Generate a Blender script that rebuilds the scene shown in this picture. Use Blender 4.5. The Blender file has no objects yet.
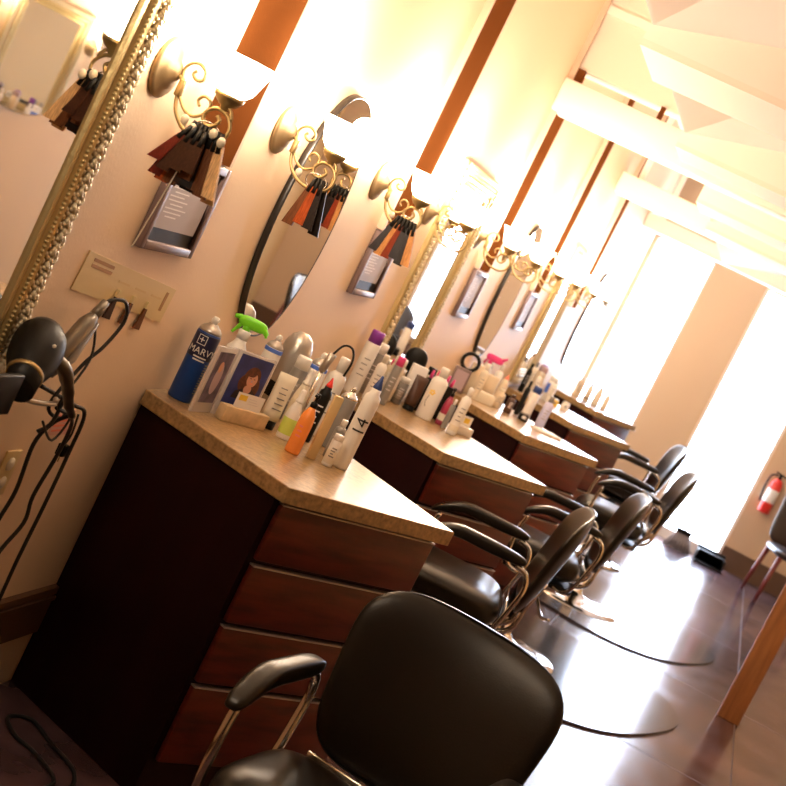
import bpy, bmesh, math, random
from mathutils import Vector, Matrix
random.seed(7)
S = bpy.context.scene
COL = S.collection
PI = math.pi

# ------------------------------------------------------------------ materials
def mat(name, col, rough=.5, metal=0., bump=0., bscale=60., var=0., vscale=8., emit=None, estr=0., trans=0., coat=0., spec=.5, alpha=1., stretch=None):
    m = bpy.data.materials.new(name); m.use_nodes = True
    nt = m.node_tree; b = nt.nodes['Principled BSDF']
    b.inputs['Base Color'].default_value = (*col, 1); b.inputs['Roughness'].default_value = rough
    b.inputs['Metallic'].default_value = metal; b.inputs['Specular IOR Level'].default_value = spec
    b.inputs['Transmission Weight'].default_value = trans; b.inputs['Coat Weight'].default_value = coat
    b.inputs['Alpha'].default_value = alpha
    if emit:
        b.inputs['Emission Color'].default_value = (*emit, 1); b.inputs['Emission Strength'].default_value = estr
    if var or bump:
        tc = nt.nodes.new('ShaderNodeTexCoord'); mp = nt.nodes.new('ShaderNodeMapping')
        nt.links.new(tc.outputs['Object'], mp.inputs['Vector'])
        if stretch: mp.inputs['Scale'].default_value = stretch
        if var:
            n = nt.nodes.new('ShaderNodeTexNoise'); n.inputs['Scale'].default_value = vscale; n.inputs['Detail'].default_value = 6
            r = nt.nodes.new('ShaderNodeValToRGB')
            r.color_ramp.elements[0].position = .3; r.color_ramp.elements[1].position = .72
            r.color_ramp.elements[0].color = (*[max(0, c*(1-var)) for c in col], 1)
            r.color_ramp.elements[1].color = (*[min(1, c*(1+var)) for c in col], 1)
            nt.links.new(mp.outputs['Vector'], n.inputs['Vector']); nt.links.new(n.outputs['Fac'], r.inputs['Fac'])
            nt.links.new(r.outputs['Color'], b.inputs['Base Color'])
        if bump:
            n2 = nt.nodes.new('ShaderNodeTexNoise'); n2.inputs['Scale'].default_value = bscale; n2.inputs['Detail'].default_value = 3
            bp = nt.nodes.new('ShaderNodeBump'); bp.inputs['Strength'].default_value = bump; bp.inputs['Distance'].default_value = .01
            nt.links.new(mp.outputs['Vector'], n2.inputs['Vector']); nt.links.new(n2.outputs['Fac'], bp.inputs['Height'])
            nt.links.new(bp.outputs['Normal'], b.inputs['Normal'])
    return m

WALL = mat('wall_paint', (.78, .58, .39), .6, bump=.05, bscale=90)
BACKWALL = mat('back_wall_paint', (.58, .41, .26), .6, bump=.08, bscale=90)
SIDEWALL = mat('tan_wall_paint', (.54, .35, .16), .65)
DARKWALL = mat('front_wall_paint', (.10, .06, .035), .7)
CEIL = mat('ceiling_paint', (.86, .74, .62), .7)
BEAM = mat('beam_paint', (.88, .79, .69), .6)
FABRIC = mat('ceiling_fabric', (.88, .84, .82), .8)
def _fab(m):
    nt = m.node_tree; b = nt.nodes['Principled BSDF']; o = nt.nodes['Material Output']
    t = nt.nodes.new('ShaderNodeBsdfTranslucent'); t.inputs[0].default_value = (.92, .90, .90, 1); x = nt.nodes.new('ShaderNodeMixShader'); x.inputs[0].default_value = .6
    nt.links.new(b.outputs[0], x.inputs[1]); nt.links.new(t.outputs[0], x.inputs[2]); nt.links.new(x.outputs[0], o.inputs[0])
_fab(FABRIC)
STRIP = mat('brown_strip', (.14, .045, .012), 1., spec=0., bump=.1, bscale=120)
STRIPEDGE = mat('strip_edge', (.62, .45, .32), .5)
BASEB = mat('baseboard_brown', (.11, .055, .028), .5)
FLOOR = mat('stained_concrete', (.085, .05, .055), .2, var=.65, vscale=2.6, bump=.03, bscale=14, spec=.55)
def _floor(m):
    nt = m.node_tree; b = nt.nodes['Principled BSDF']
    n = nt.nodes.new('ShaderNodeTexNoise'); n.inputs['Scale'].default_value = 5; n.inputs['Detail'].default_value = 8
    tc = nt.nodes.new('ShaderNodeTexCoord'); nt.links.new(tc.outputs['Object'], n.inputs['Vector'])
    r = nt.nodes.new('ShaderNodeMapRange'); r.inputs[3].default_value = .10; r.inputs[4].default_value = .30
    nt.links.new(n.outputs['Fac'], r.inputs[0]); nt.links.new(r.outputs[0], b.inputs['Roughness'])
_floor(FLOOR)
SCORE = mat('score_line', (.05, .025, .02), .5)
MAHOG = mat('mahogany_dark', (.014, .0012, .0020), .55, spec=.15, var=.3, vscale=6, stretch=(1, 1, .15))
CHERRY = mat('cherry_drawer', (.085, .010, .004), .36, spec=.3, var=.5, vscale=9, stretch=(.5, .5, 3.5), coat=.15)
TOEK = mat('toe_kick_black', (.008, .004, .004), .6)
COUNTER = mat('laminate_counter', (.33, .205, .085), .28, var=.4, vscale=70, coat=.2)
EDGE = mat('drawer_edge_metal', (.42, .36, .34), .35, metal=.7)
CHROME = mat('chrome', (.78, .74, .68), .12, metal=1)
STEEL = mat('brushed_steel', (.55, .52, .48), .3, metal=1)
VINYL = mat('black_vinyl', (.009, .006, .003), .31, bump=.05, bscale=260, spec=.4)
RUBBER = mat('black_rubber', (.012, .011, .011), .5)
PLASTIC = mat('black_plastic', (.006, .005, .004), .45, spec=.2)
BRASS = mat('antique_brass', (.40, .29, .13), .38, metal=.85)
BRASSPLATE = mat('antique_brass_plate', (.36, .25, .13), .45, metal=.6)
GOLD = mat('gold_frame', (.48, .36, .16), .42, metal=.55, bump=.2, bscale=60)
CARVE = mat('silver_gilt_carving', (.66, .55, .36), .45, metal=.4, bump=.3, bscale=70)
MIRROR = mat('mirror_glass', (.88, .87, .85), .015, metal=1)
DARKFR = mat('dark_mirror_rim', (.02, .015, .012), .3)
PEWTER = mat('pewter_frame', (.20, .13, .12), .4, metal=.2)
PAPER = mat('grey_paper', (.40, .35, .36), .6)
PAPERW = mat('white_paper', (.85, .82, .78), .6)
INK = mat('ink_black', (.01, .01, .012), .6)
INKG = mat('ink_grey', (.72, .68, .68), .6)
SHADE = mat('frosted_shade', (.95, .9, .8), .5, emit=(1, .88, .68), estr=9)
WHITEP = mat('white_plastic', (.80, .76, .70), .35)
CREAM = mat('cream_plastic', (.70, .58, .42), .4)
IVORY = mat('ivory_plastic', (.74, .66, .52), .4)
GREYP = mat('grey_plastic', (.24, .22, .20), .4)
SILVERP = mat('silver_plastic', (.45, .41, .36), .3, metal=.7)
BLUE = mat('blue_can', (.006, .045, .21), .3)
NAVY = mat('navy_print', (.006, .009, .045), .3)
GREEN = mat('lime_green', (.20, .75, .02), .4)
LIME = mat('lime_label', (.55, .68, .12), .5)
ORANGE = mat('orange_liquid', (.95, .30, .06), .22)
PURPLE = mat('purple_cap', (.22, .03, .32), .4)
RED = mat('red_plastic', (.70, .03, .02), .35)
PINK = mat('pink_plastic', (.72, .05, .22), .4)
CORAL = mat('coral_plastic', (.85, .22, .14), .4)
WINE = mat('wine_red', (.34, .03, .07), .3)
TAN = mat('tan_card', (.62, .44, .20), .5)
LAV = mat('lavender_can', (.50, .50, .72), .4)
BLUEC = mat('cobalt_cap', (.02, .05, .20), .4)
BLUEL = mat('bright_blue', (.08, .18, .65), .4)
BROWNP = mat('brown_plastic', (.07, .028, .014), .35)
YELLOW = mat('yellow_print', (.85, .58, .05), .5)
ACRYL = mat('clear_acrylic', (.72, .66, .64), .1, alpha=.55)
WOODL = mat('light_wood', (.66, .47, .26), .45, var=.2, vscale=30)
POSTW = mat('post_wood', (.32, .13, .04), .5, var=.25, vscale=12, stretch=(3, 3, .3))
LEGW = mat('red_wood', (.16, .022, .014), .35)
CARDY = mat('yellow_film', (.66, .50, .24), .4)
GLASSP = mat('window_daylight', (.9, .93, 1), .3, emit=(.66, .78, 1), estr=13)
FRAMEW = mat('white_trim', (.80, .72, .62), .5)
BRISTLE = mat('broom_bristle', (.30, .27, .28), .8)
def hair(n, c): return mat('hair_' + n, c, .35, var=.35, vscale=90, stretch=(4, 4, .3), spec=.08)
HAIRS = [hair('black', (.012, .007, .005)), hair('dark_brown', (.035, .013, .007)), hair('mahogany', (.09, .010, .006)),
         hair('auburn', (.20, .028, .006)), hair('copper', (.28, .05, .008)), hair('chestnut', (.13, .045, .016)),
         hair('golden', (.48, .22, .07)), hair('blonde', (.62, .38, .18))]

# ------------------------------------------------------------------ mesh builder
class MB:
    base = Matrix.Identity(4)
    def __init__(s): s.bm = bmesh.new(); s.mats = []; s.M = MB.base.copy()
    def mi(s, m):
        if m not in s.mats: s.mats.append(m)
        return s.mats.index(m)
    def add(s, verts, faces, m, smooth=True):
        i = s.mi(m); vs = [s.bm.verts.new(s.M @ Vector(v)) for v in verts]
        for f in faces:
            try:
                fc = s.bm.faces.new([vs[k] for k in f]); fc.material_index = i; fc.smooth = smooth
            except ValueError: pass
    def box(s, a, b, m, bev=0.):
        x0, y0, z0 = a; x1, y1, z1 = b
        if bev <= 0:
            v = [(x0,y0,z0),(x1,y0,z0),(x1,y1,z0),(x0,y1,z0),(x0,y0,z1),(x1,y0,z1),(x1,y1,z1),(x0,y1,z1)]
            s.add(v, [(0,3,2,1),(4,5,6,7),(0,1,5,4),(1,2,6,5),(2,3,7,6),(3,0,4,7)], m, False); return
        t = bmesh.new(); bmesh.ops.create_cube(t, size=1)
        for v in t.verts: v.co = Vector(((x0+x1)/2 + v.co.x*(x1-x0), (y0+y1)/2 + v.co.y*(y1-y0), (z0+z1)/2 + v.co.z*(z1-z0)))
        bmesh.ops.bevel(t, geom=list(t.edges), offset=bev, segments=2, affect='EDGES', profile=.5)
        s.merge(t, m, True)
    def merge(s, t, m, smooth=True):
        t.verts.index_update()
        s.add([v.co[:] for v in t.verts], [[v.index for v in f.verts] for f in t.faces], m, smooth); t.free()
    def prism(s, pts, z0, z1, m, bev=0.):
        n = len(pts)
        if bev:
            t = bmesh.new(); lo = [t.verts.new((*p, z0)) for p in pts]; hi = [t.verts.new((*p, z1)) for p in pts]
            t.faces.new(lo[::-1]); t.faces.new(hi)
            for i in range(n): t.faces.new((lo[i], lo[(i+1)%n], hi[(i+1)%n], hi[i]))
            bmesh.ops.bevel(t, geom=list(t.edges), offset=bev, segments=2, affect='EDGES', profile=.5)
            s.merge(t, m, False); return
        v = [(*p, z0) for p in pts] + [(*p, z1) for p in pts]
        s.add(v, [tuple(range(n))[::-1], tuple(range(n, 2*n))] + [(i, (i+1)%n, n+(i+1)%n, n+i) for i in range(n)], m, False)
    def lathe(s, prof, m, c=(0,0,0), n=24, axis='z', sx=1., sy=1.):
        v = []; f = []
        for r, z in prof:
            for k in range(n):
                a = 2*PI*k/n
                p = (r*math.cos(a)*sx, r*math.sin(a)*sy, z)
                if axis == 'x': p = (p[2], p[0], p[1])
                elif axis == 'y': p = (p[1], p[2], p[0])
                v.append((p[0]+c[0], p[1]+c[1], p[2]+c[2]))
        for j in range(len(prof)-1):
            for k in range(n): f.append((j*n+k, j*n+(k+1)%n, (j+1)*n+(k+1)%n, (j+1)*n+k))
        if prof[0][0] > 1e-5: f.append(tuple(range(n))[::-1])
        if prof[-1][0] > 1e-5: f.append(tuple(range((len(prof)-1)*n, len(prof)*n)))
        s.add(v, f, m)
    def tube(s, pts, r, m, n=8, smooth=True, res=0, cap=True):
        P = [Vector(p) for p in pts]
        if res: P = catmull(P, res)
        R = r if isinstance(r, (list, tuple)) else [r]*len(P)
        if len(R) != len(P): R = [R[min(len(R)-1, int(i*len(R)/len(P)))] for i in range(len(P))]
        up = None; v = []; f = []
        for i, p in enumerate(P):
            t = (P[min(i+1, len(P)-1)] - P[max(i-1, 0)])
            t = t.normalized() if t.length > 1e-9 else Vector((0,0,1))
            if up is None:
                up = Vector((0,0,1)) if abs(t.z) < .9 else Vector((1,0,0))
            u = (up - t*up.dot(t)); u = u.normalized() if u.length > 1e-6 else t.orthogonal().normalized()
            up = u; w = t.cross(u)
            for k in range(n):
                a = 2*PI*k/n; v.append(p + (u*math.cos(a) + w*math.sin(a))*R[i])
        for j in range(len(P)-1):
            for k in range(n): f.append((j*n+k, j*n+(k+1)%n, (j+1)*n+(k+1)%n, (j+1)*n+k))
        if cap: f.append(tuple(range(n))[::-1]); f.append(tuple(range((len(P)-1)*n, len(P)*n)))
        s.add(v, f, m, smooth)
    def cushion(s, c, h, m, a=4., b=3., n=14, fn=None, plane='xy'):
        # super-ellipsoid; exponent a inside 'plane', b across it
        t = bmesh.new(); bmesh.ops.create_cube(t, size=2)
        bmesh.ops.subdivide_edges(t, edges=list(t.edges), cuts=n, use_grid_fill=True)
        for v in t.verts:
            x, y, z = v.co
            p, q, o = (x, y, z) if plane == 'xy' else ((x, z, y) if plane == 'xz' else (y, z, x))
            r = ((abs(p)**a + abs(q)**a)**(b/a) + abs(o)**b)**(1/b)
            co = Vector((x/r*h[0], y/r*h[1], z/r*h[2]))
            if fn: co = fn(co)
            v.co = co + Vector(c)
        s.merge(t, m)
    def ball(s, c, h, m, n=8):
        if not isinstance(h, (tuple, list)): h = (h,)*3
        pr = [(max(0., math.sin(PI*i/n)), -math.cos(PI*i/n)) for i in range(n+1)]
        k = n*2; v = []; f = []
        for r, z in pr:
            for j in range(k):
                an = 2*PI*j/k; v.append((c[0]+r*math.cos(an)*h[0], c[1]+r*math.sin(an)*h[1], c[2]+z*h[2]))
        for i in range(n):
            for j in range(k): f.append((i*k+j, i*k+(j+1)%k, (i+1)*k+(j+1)%k, (i+1)*k+j))
        s.add(v, f, m)
    def build(s, name, parent=None, loc=None, rot=None):
        bmesh.ops.remove_doubles(s.bm, verts=list(s.bm.verts), dist=1e-6)
        bmesh.ops.recalc_face_normals(s.bm, faces=list(s.bm.faces))
        me = bpy.data.meshes.new(name); s.bm.to_mesh(me); s.bm.free()
        for m in s.mats: me.materials.append(m)
        o = bpy.data.objects.new(name, me); COL.objects.link(o)
        if parent: o.parent = parent
        if loc is not None: o.location = loc
        if rot is not None: o.rotation_euler = rot
        return o

def catmull(P, res):
    out = []
    for i in range(len(P)-1):
        p0 = P[max(i-1, 0)]; p1 = P[i]; p2 = P[i+1]; p3 = P[min(i+2, len(P)-1)]
        for k in range(res):
            t = k/res
            out.append(.5*((2*p1) + (p2-p0)*t + (2*p0-5*p1+4*p2-p3)*t*t + (3*p1-p0-3*p2+p3)*t**3))
    out.append(P[-1]); return out

def text_mesh(txt, size, m, depth=.0006, align='CENTER'):
    cu = bpy.data.curves.new('lettering', 'FONT'); cu.body = txt; cu.size = size; cu.extrude = depth
    cu.align_x = align; cu.align_y = 'CENTER'; cu.resolution_u = 3
    o = bpy.data.objects.new('lettering', cu); COL.objects.link(o)
    bpy.context.view_layer.update()
    me = bpy.data.meshes.new_from_object(o.evaluated_get(bpy.context.evaluated_depsgraph_get()))
    v = [x.co.copy() for x in me.vertices]; f = [tuple(p.vertices) for p in me.polygons]
    bpy.data.objects.remove(o); bpy.data.curves.remove(cu); bpy.data.meshes.remove(me)
    return v, f

def thing(name, label, cat, loc=(0,0,0), rz=0., group=None):
    o = bpy.data.objects.new(name, None); COL.objects.link(o); o.empty_display_size = .05
    o.location = loc; o.rotation_euler = (0, 0, rz); o['label'] = label; o['category'] = cat
    if group: o['group'] = group
    return o
def tag(o, label, cat, group=None):
    o['label'] = label; o['category'] = cat
    if group: o['group'] = group
    return o
def struct(o): o['kind'] = 'structure'; return o

# ------------------------------------------------------------------ room shell
XW, YB, YF, HC = 3.2, 14.0, -2.5, 3.1
b = MB(); b.box((-.1, YF, -.1), (XW+.1, YB+.1, 0), FLOOR)
fl = struct(b.build('floor'))
b = MB()
for y in (1.2, 3.0, 4.8, 6.6, 8.4, 10.2, 12.0): b.box((0, y-.004, 0), (XW, y+.004, .0008), SCORE)
for x in (1.03, 2.1): b.box((x-.004, YF, 0), (x+.004, YB, .0008), SCORE)
struct(b.build('trim_1'))
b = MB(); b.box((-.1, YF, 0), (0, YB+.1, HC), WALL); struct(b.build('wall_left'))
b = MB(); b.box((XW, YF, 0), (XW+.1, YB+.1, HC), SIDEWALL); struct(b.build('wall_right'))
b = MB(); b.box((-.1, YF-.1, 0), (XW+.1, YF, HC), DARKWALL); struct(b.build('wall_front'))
b = MB(); b.box((-.1, YF-.1, HC), (XW+.1, YB+.1, HC+.1), CEIL); struct(b.build('ceiling'))
# back wall with the tall window at the left and the glazed door beside it
W0, W1, WZ0, WZ1 = .03, .60, .72, 2.42
D0, D1, DZ1 = 1.10, 1.81, 2.42
b = MB()
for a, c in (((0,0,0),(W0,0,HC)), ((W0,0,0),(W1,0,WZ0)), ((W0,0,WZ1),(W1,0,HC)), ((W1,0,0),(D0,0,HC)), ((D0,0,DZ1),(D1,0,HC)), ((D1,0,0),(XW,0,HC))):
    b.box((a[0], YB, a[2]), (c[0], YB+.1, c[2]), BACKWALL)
struct(b.build('wall_back'))
w = struct(thing('window_1', 'tall bright window', 'window', ((W0+W1)/2, YB+.05, WZ0)))
del w['label'], w['category']
b = MB(); hw = (W1-W0)/2; hh = WZ1-WZ0
b.box((-hw, -.01, 0), (hw, .0, hh), GLASSP); b.build('pane', w)
b = MB()
for q in (((-hw,-.045,0),(-hw+.02,-.012,hh)), ((hw-.02,-.045,0),(hw,-.012,hh)), ((-hw,-.045,0),(hw,-.012,.02)), ((-hw,-.045,hh-.02),(hw,-.012,hh))): b.box(*q, FRAMEW)
b.build('window_frame', w)
w = struct(thing('door_1', 'glazed door', 'door', ((D0+D1)/2, YB+.05, 0)))
del w['label'], w['category']
b = MB(); hw = (D1-D0)/2
b.box((-hw+.03, -.01, .1), (hw-.03, .0, DZ1-.03), GLASSP); b.build('pane', w)
b = MB()
for q in (((-hw,-.045,0),(-hw+.03,.0,DZ1)), ((hw-.03,-.045,0),(hw,.0,DZ1)), ((-hw+.03,-.045,0),(hw-.03,.0,.1)), ((-hw+.03,-.045,DZ1-.03),(hw-.03,.0,DZ1))): b.box(*q, FRAMEW)
b.build('door_frame', w)
# baseboards: left wall carries a stepped dark band
b = MB(); b.box((0, YF, .16), (.014, YB, .262), BASEB); b.box((0, YF, .262), (.022, YB, .274), BASEB); b.box((0, YF, .28), (.018, YB, .30), BASEB)
struct(b.build('baseboard_left'))
b = MB(); b.box((.02, YB-.016, 0), (D0, YB, .20), BASEB); b.box((D1, YB-.016, 0), (XW, YB, .20), BASEB); struct(b.build('baseboard_back'))
# brown vertical wall strips
SY = [3.314 + 1.894*k for k in range(5)]
SY[3] -= .1; SY[4] -= .1
for k, y in enumerate(SY):
    b = MB(); b.box((0, y+.012, 1.52), (.012, y+.33, HC), STRIP)
    b.box((0, y-.006, 1.52), (.026, y+.012, HC), STRIPEDGE); b.box((0, y+.325, 1.52), (.014, y+.337, HC), STRIPEDGE)
    struct(b.build('trim_%d' % (k+2)))

# ------------------------------------------------------------------ ceiling beams, bulkhead and fabric
def simple(name, label, cat, mk, group=None):
    b = MB(); mk(b); return tag(b.build(name), label, cat, group)
simple('bulkhead', 'cream bulkhead hanging from the ceiling above the nearest wall beam', 'bulkhead',
       lambda b: (b.box((0.001, 7.15, 2.56), (.62, 7.35, HC-.001), CEIL), b.box((0.001, 7.13, 2.84), (.62, 7.15, 2.88), BEAM)))
BLAB = ['cream cross beam under the bulkhead, nearest beam on the left wall', 'cream cross beam in the middle, ending on the left wall', 'cream cross beam nearest the bright back window']
for k, (y, z0, z1) in enumerate(((7.05, 2.335, 2.49), (10.2, 2.34, 2.48), (12.7, 2.36, 2.48))):
    def mk(b, y=y, z0=z0, z1=z1):
        b.box((.001, y, z0), (XW-.001, y+.22, z1), BEAM, .006)
    o = simple('ceiling_beam', BLAB[k], 'beam', mk, 'cross beams of the ceiling')
    if k == 0:
        b = MB(); b.box((.02, 7.12, 2.49), (.06, 7.16, 2.56), STRIP); b.build('hanger', o)
        b = MB(); b.box((.45, 7.12, 2.49), (.47, 7.16, 2.56), STRIP); b.build('hanger', o)
    else:
        b = MB(); b.box((.1, y+.09, z1), (.14, y+.13, HC), BEAM); b.build('hanger', o)
        b = MB(); b.box((XW-.2, y+.09, z1), (XW-.16, y+.13, HC), BEAM); b.build('hanger', o)
# suspended boxes with folded white fabric between them
CL = ['cream ceiling trough nearest the camera, at the upper right', 'cream ceiling trough second from the camera', 'cream ceiling trough third from the camera', 'farthest cream ceiling trough near the back door']
for k, (y0, y1, z) in enumerate(((4.21, 4.73, 2.3), (6.05, 6.45, 2.3), (8.0, 8.5, 2.31), (9.4, 9.8, 2.31))):
    t = thing('ceiling_trough', CL[k], 'ceiling panel', (.71, y0, z), 0, 'suspended troughs of the ceiling')
    L = XW-.72; d = y1-y0
    b = MB(); b.box((0, 0, 0), (L, d, .02), CEIL); b.build('bottom_panel', t)
    b = MB(); b.box((0, 0, .02), (L, .02, .16), BEAM); b.build('side_rail', t)
    b = MB(); b.box((0, d-.02, .02), (L, d, .16), BEAM); b.build('side_rail', t)
    b = MB(); b.box((0, 0, .16), (.02, d, HC-z), BEAM); b.build('end_panel', t)
    b = MB(); b.box((L*.55, d*.5-.01, .16), (L*.55+.02, d*.5+.01, HC-z), BEAM); b.build('hanger', t)
FLB = ['folded white fabric ceiling sail nearest the camera', 'folded white fabric ceiling sail between the first two troughs', 'folded white fabric ceiling sail between the second and third troughs', 'folded white fabric ceiling sail between the last two troughs', 'folded white fabric ceiling sail beyond the last trough']
def sail(y0, y1, k):
    b = MB(); z = 2.36; d = y1-y0
    tri = [((.72, y0, z), (.72, y1, z), (1.25, y0+d*.45, z+.32)),
           ((.72, y0, z), (1.25, y0+d*.45, z+.32), (1.9, y0, z+.06)),
           ((.72, y1, z), (1.9, y1, z+.28), (1.25, y0+d*.45, z+.32)),
           ((1.9, y0, z+.06), (1.25, y0+d*.45, z+.32), (1.9, y1, z+.28)),
           ((1.9, y0, z+.06), (1.9, y1, z+.28), (3.15, y0+.02, z+.3)), ((1.9, y1, z+.28), (3.15, y1, z+.02), (3.15, y0+.02, z+.3))]
    for t in tri:
        up = [(p[0], p[1], p[2]+.006) for p in t]
        b.add(list(t)+up, [(0,2,1), (3,4,5), (0,1,4,3), (1,2,5,4), (2,0,3,5)], FABRIC, False)
    tag(b.build('ceiling_sail'), FLB[k], 'ceiling panel', 'folded fabric sails of the ceiling')
for k, (a, c) in enumerate(((2.6, 4.2), (4.74, 6.04), (6.46, 7.03), (8.51, 9.39), (10.45, 12.6))): sail(a, c, k)

# ------------------------------------------------------------------ wall sconces
SCN = ['shade', 'arm']
def make_sconce(label, y, side=1, x=0., z=1.668):
    t = thing('wall_sconce', label, 'wall lamp', (x, y, z), 0 if side == 1 else PI, 'brass scroll wall sconces')
    b = MB(); b.lathe([(0, 0), (.069, 0), (.07, .006), (.062, .013), (.046, .015), (.043, .021), (.026, .024), (.018, .034), (.009, .038), (0, .039)], BRASSPLATE, axis='x', n=28)
    b.ball((.016, .045, .0), .004, BRASS, 5)
    b.build('back_plate', t)
    b = MB()
    b.tube([(.034,0,-.004), (.044,0,-.008), (.05,0,-.012)], .006, BRASS)
    b.box((.044, -.010, -.047), (.058, .010, -.009), BRASS, .003)                       # clamp
    b.tube([(.047,0,-.01), (.041,0,.011), (.049,0,.028), (.068,0,.036), (.088,0,.026), (.090,0,.008), (.076,0,.002), (.064,0,.011), (.069,0,.02)], .0036, BRASS, res=5)
    b.tube([(.05,0,-.045), (.064,0,-.078), (.099,0,-.105), (.15,0,-.111), (.182,0,-.094), (.191,0,-.062), (.172,0,-.036), (.143,0,-.033), (.125,0,-.052), (.131,0,-.072), (.15,0,-.073), (.162,0,-.056), (.153,0,-.046)], .0046, BRASS, res=5)
    b.tube([(.057,0,-.045), (.079,0,-.066), (.104,0,-.070), (.127,0,-.051), (.127,0,-.028), (.109,0,-.021), (.099,0,-.034), (.107,0,-.045)], .0036, BRASS, res=5)
    b.tube([(.186,0,-.045), (.178,0,-.028), (.165,0,-.018)], .0045, BRASS, res=3)
    b.build('scroll_arm', t)
    b = MB(); b.lathe([(0, -.03), (.008, -.03), (.011, -.022), (.022, -.016), (.032, -.004), (.034, .004), (0, .004)], BRASS, c=(.16, 0, 0)); b.build('shade_cup', t)
    b = MB(); b.lathe([(.02, .004), (.032, .008), (.045, .022), (.052, .042), (.058, .062), (.072, .088), (.070, .088), (.056, .062), (.049, .042), (.042, .024), (.03, .011), (.0, .008)], SHADE, c=(.16, 0, 0), n=28)
    b.build('glass_shade', t)
    return t
LX = []
SL = ['brass scroll wall sconce beside the gold framed mirror, holding the largest fan of hair swatches',
      'brass scroll wall sconce left of the first oval mirror, over the photo cube counter',
      'brass scroll wall sconce right of the first oval mirror, holding the third swatch bundle',
      'brass scroll wall sconce left of the second gold framed mirror',
      'brass scroll wall sconce right of the second gold framed mirror',
      'brass scroll wall sconce left of the second oval mirror',
      'brass scroll wall sconce right of the second oval mirror', 'brass scroll wall sconce left of the farthest gold framed mirror',
      'brass scroll wall sconce right of the farthest gold framed mirror', 'brass scroll wall sconce closest to the bright back window']
SYS = []
for k in range(5):
    o = 0 if k < 3 else -.1
    SYS += [3.078+1.894*k+o, 3.908+1.894*k+o]
for i, y in enumerate(SYS): make_sconce(SL[i], y)
make_sconce('brass scroll wall sconce on the opposite wall, seen only in the gold framed mirror', 7.4, -1, XW)
def lamp(n, loc, e, col=(1, .80, .60), r=.045):
    L = bpy.data.lights.new(n, 'POINT'); L.energy = e; L.color = col; L.shadow_soft_size = r
    o = bpy.data.objects.new(n, L); COL.objects.link(o); o.location = loc; return o
LC = (1, .80, .60)
for i, y in enumerate(SYS + [2.009]): lamp('sconce_lamp', (.16, y, 1.668+.125), 17 if y > 2.5 else 7)
lamp('sconce_lamp', (XW-.16, 7.4, 1.668+.125), 12, LC)

# ------------------------------------------------------------------ hair swatch rings hanging on the sconces
def swatch_ring(label, y, n, x0, x1, zt, ln, pal, layers=1):
    t = thing('hair_swatch_ring', label, 'hair swatches', (.145, y, 1.592), 0, 'rings of hair colour swatches')
    b = MB(); b.tube([(.03*math.cos(a*PI/8), .004*math.sin(a*PI/4), -.012+.022*math.sin(a*PI/8)) for a in range(17)], .0018, CHROME, n=6)
    for k in range(10 if layers > 1 else 2): b.ball((-.06+.012*k, .014*(-1)**k-.004, -.018+.012*math.sin(k*2.1)), (.010, .008, .012), IVORY, 5)
    b.build('ring', t)
    for l in range(layers):
        m = n if l == 0 else n-8
        for k in range(m):
            f = k/(m-1) if m > 1 else .5
            f2 = f if l == 0 else f*.6
            x = x0+(x1-x0)*f2; dx = (f2-.5)*.025; yy = (.012 if k % 2 else -.008) - .022*l
            top = Vector((x*.72, yy, zt-.0-.012*l)); bot = Vector((x+dx, yy*1.7-.006, zt-ln*(.92+.16*random.random())+(.03 if l else 0)))
            d = bot-top
            h = MB(); w0, w1 = .008, .0155
            ring = []
            for q, fr in enumerate((0, .3, .7, 1)):
                c = top+d*fr; w = w0+(w1-w0)*fr
                ring += [(c.x-w, c.y-.004, c.z), (c.x+w, c.y-.004, c.z+.002*(k%2)), (c.x+w, c.y+.004, c.z), (c.x-w, c.y+.004, c.z)]
            fs = [(0,1,2,3), (15,14,13,12)]
            for q in range(3):
                for e in range(4): fs.append((q*4+e, q*4+(e+1)%4, q*4+4+(e+1)%4, q*4+4+e))
            h.add(ring, fs, pal[k % len(pal)] if l == 0 else (H[2], H[3], H[1], H[0], H[1], H[5], H[1])[k % 7], False)
            so = h.build('hair_swatch', t)
            c = MB(); e = top - d.normalized()*.004
            c.tube([top-d.normalized()*.026, top+d*.16], [.006, .008], PLASTIC, n=6); c.build('cap', so)
    b = MB(); b.tube([(.0, -.028, -.02), (-.01, -.03, -.12), (-.025, -.03, -.26), (-.03, -.03, -.30)], .0016, IVORY, n=5, res=3); b.build('cord', t) if layers > 1 else b.bm.free()
    return t
H = HAIRS
swatch_ring('large fan of brown to blonde hair swatches hanging from the sconce beside the gold mirror', SYS[0], 15, -.046, .062, -.025, .118, [H[2], H[4], H[4], H[3], H[5], H[1], H[1], H[0], H[0], H[1], H[5], H[6], H[5], H[7], H[7]], 2)
swatch_ring('small bundle of copper and black hair swatches hanging in front of the oval mirror', SYS[1], 6, -.004, .040, -.025, .112, [H[5], H[3], H[4], H[1], H[0], H[0], H[0]])
swatch_ring('bundle of black, auburn and golden hair swatches hanging right of the oval mirror', SYS[2], 11, -.045, .055, -.025, .12, [H[0], H[5], H[6], H[3], H[3], H[4], H[0], H[1]])

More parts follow.
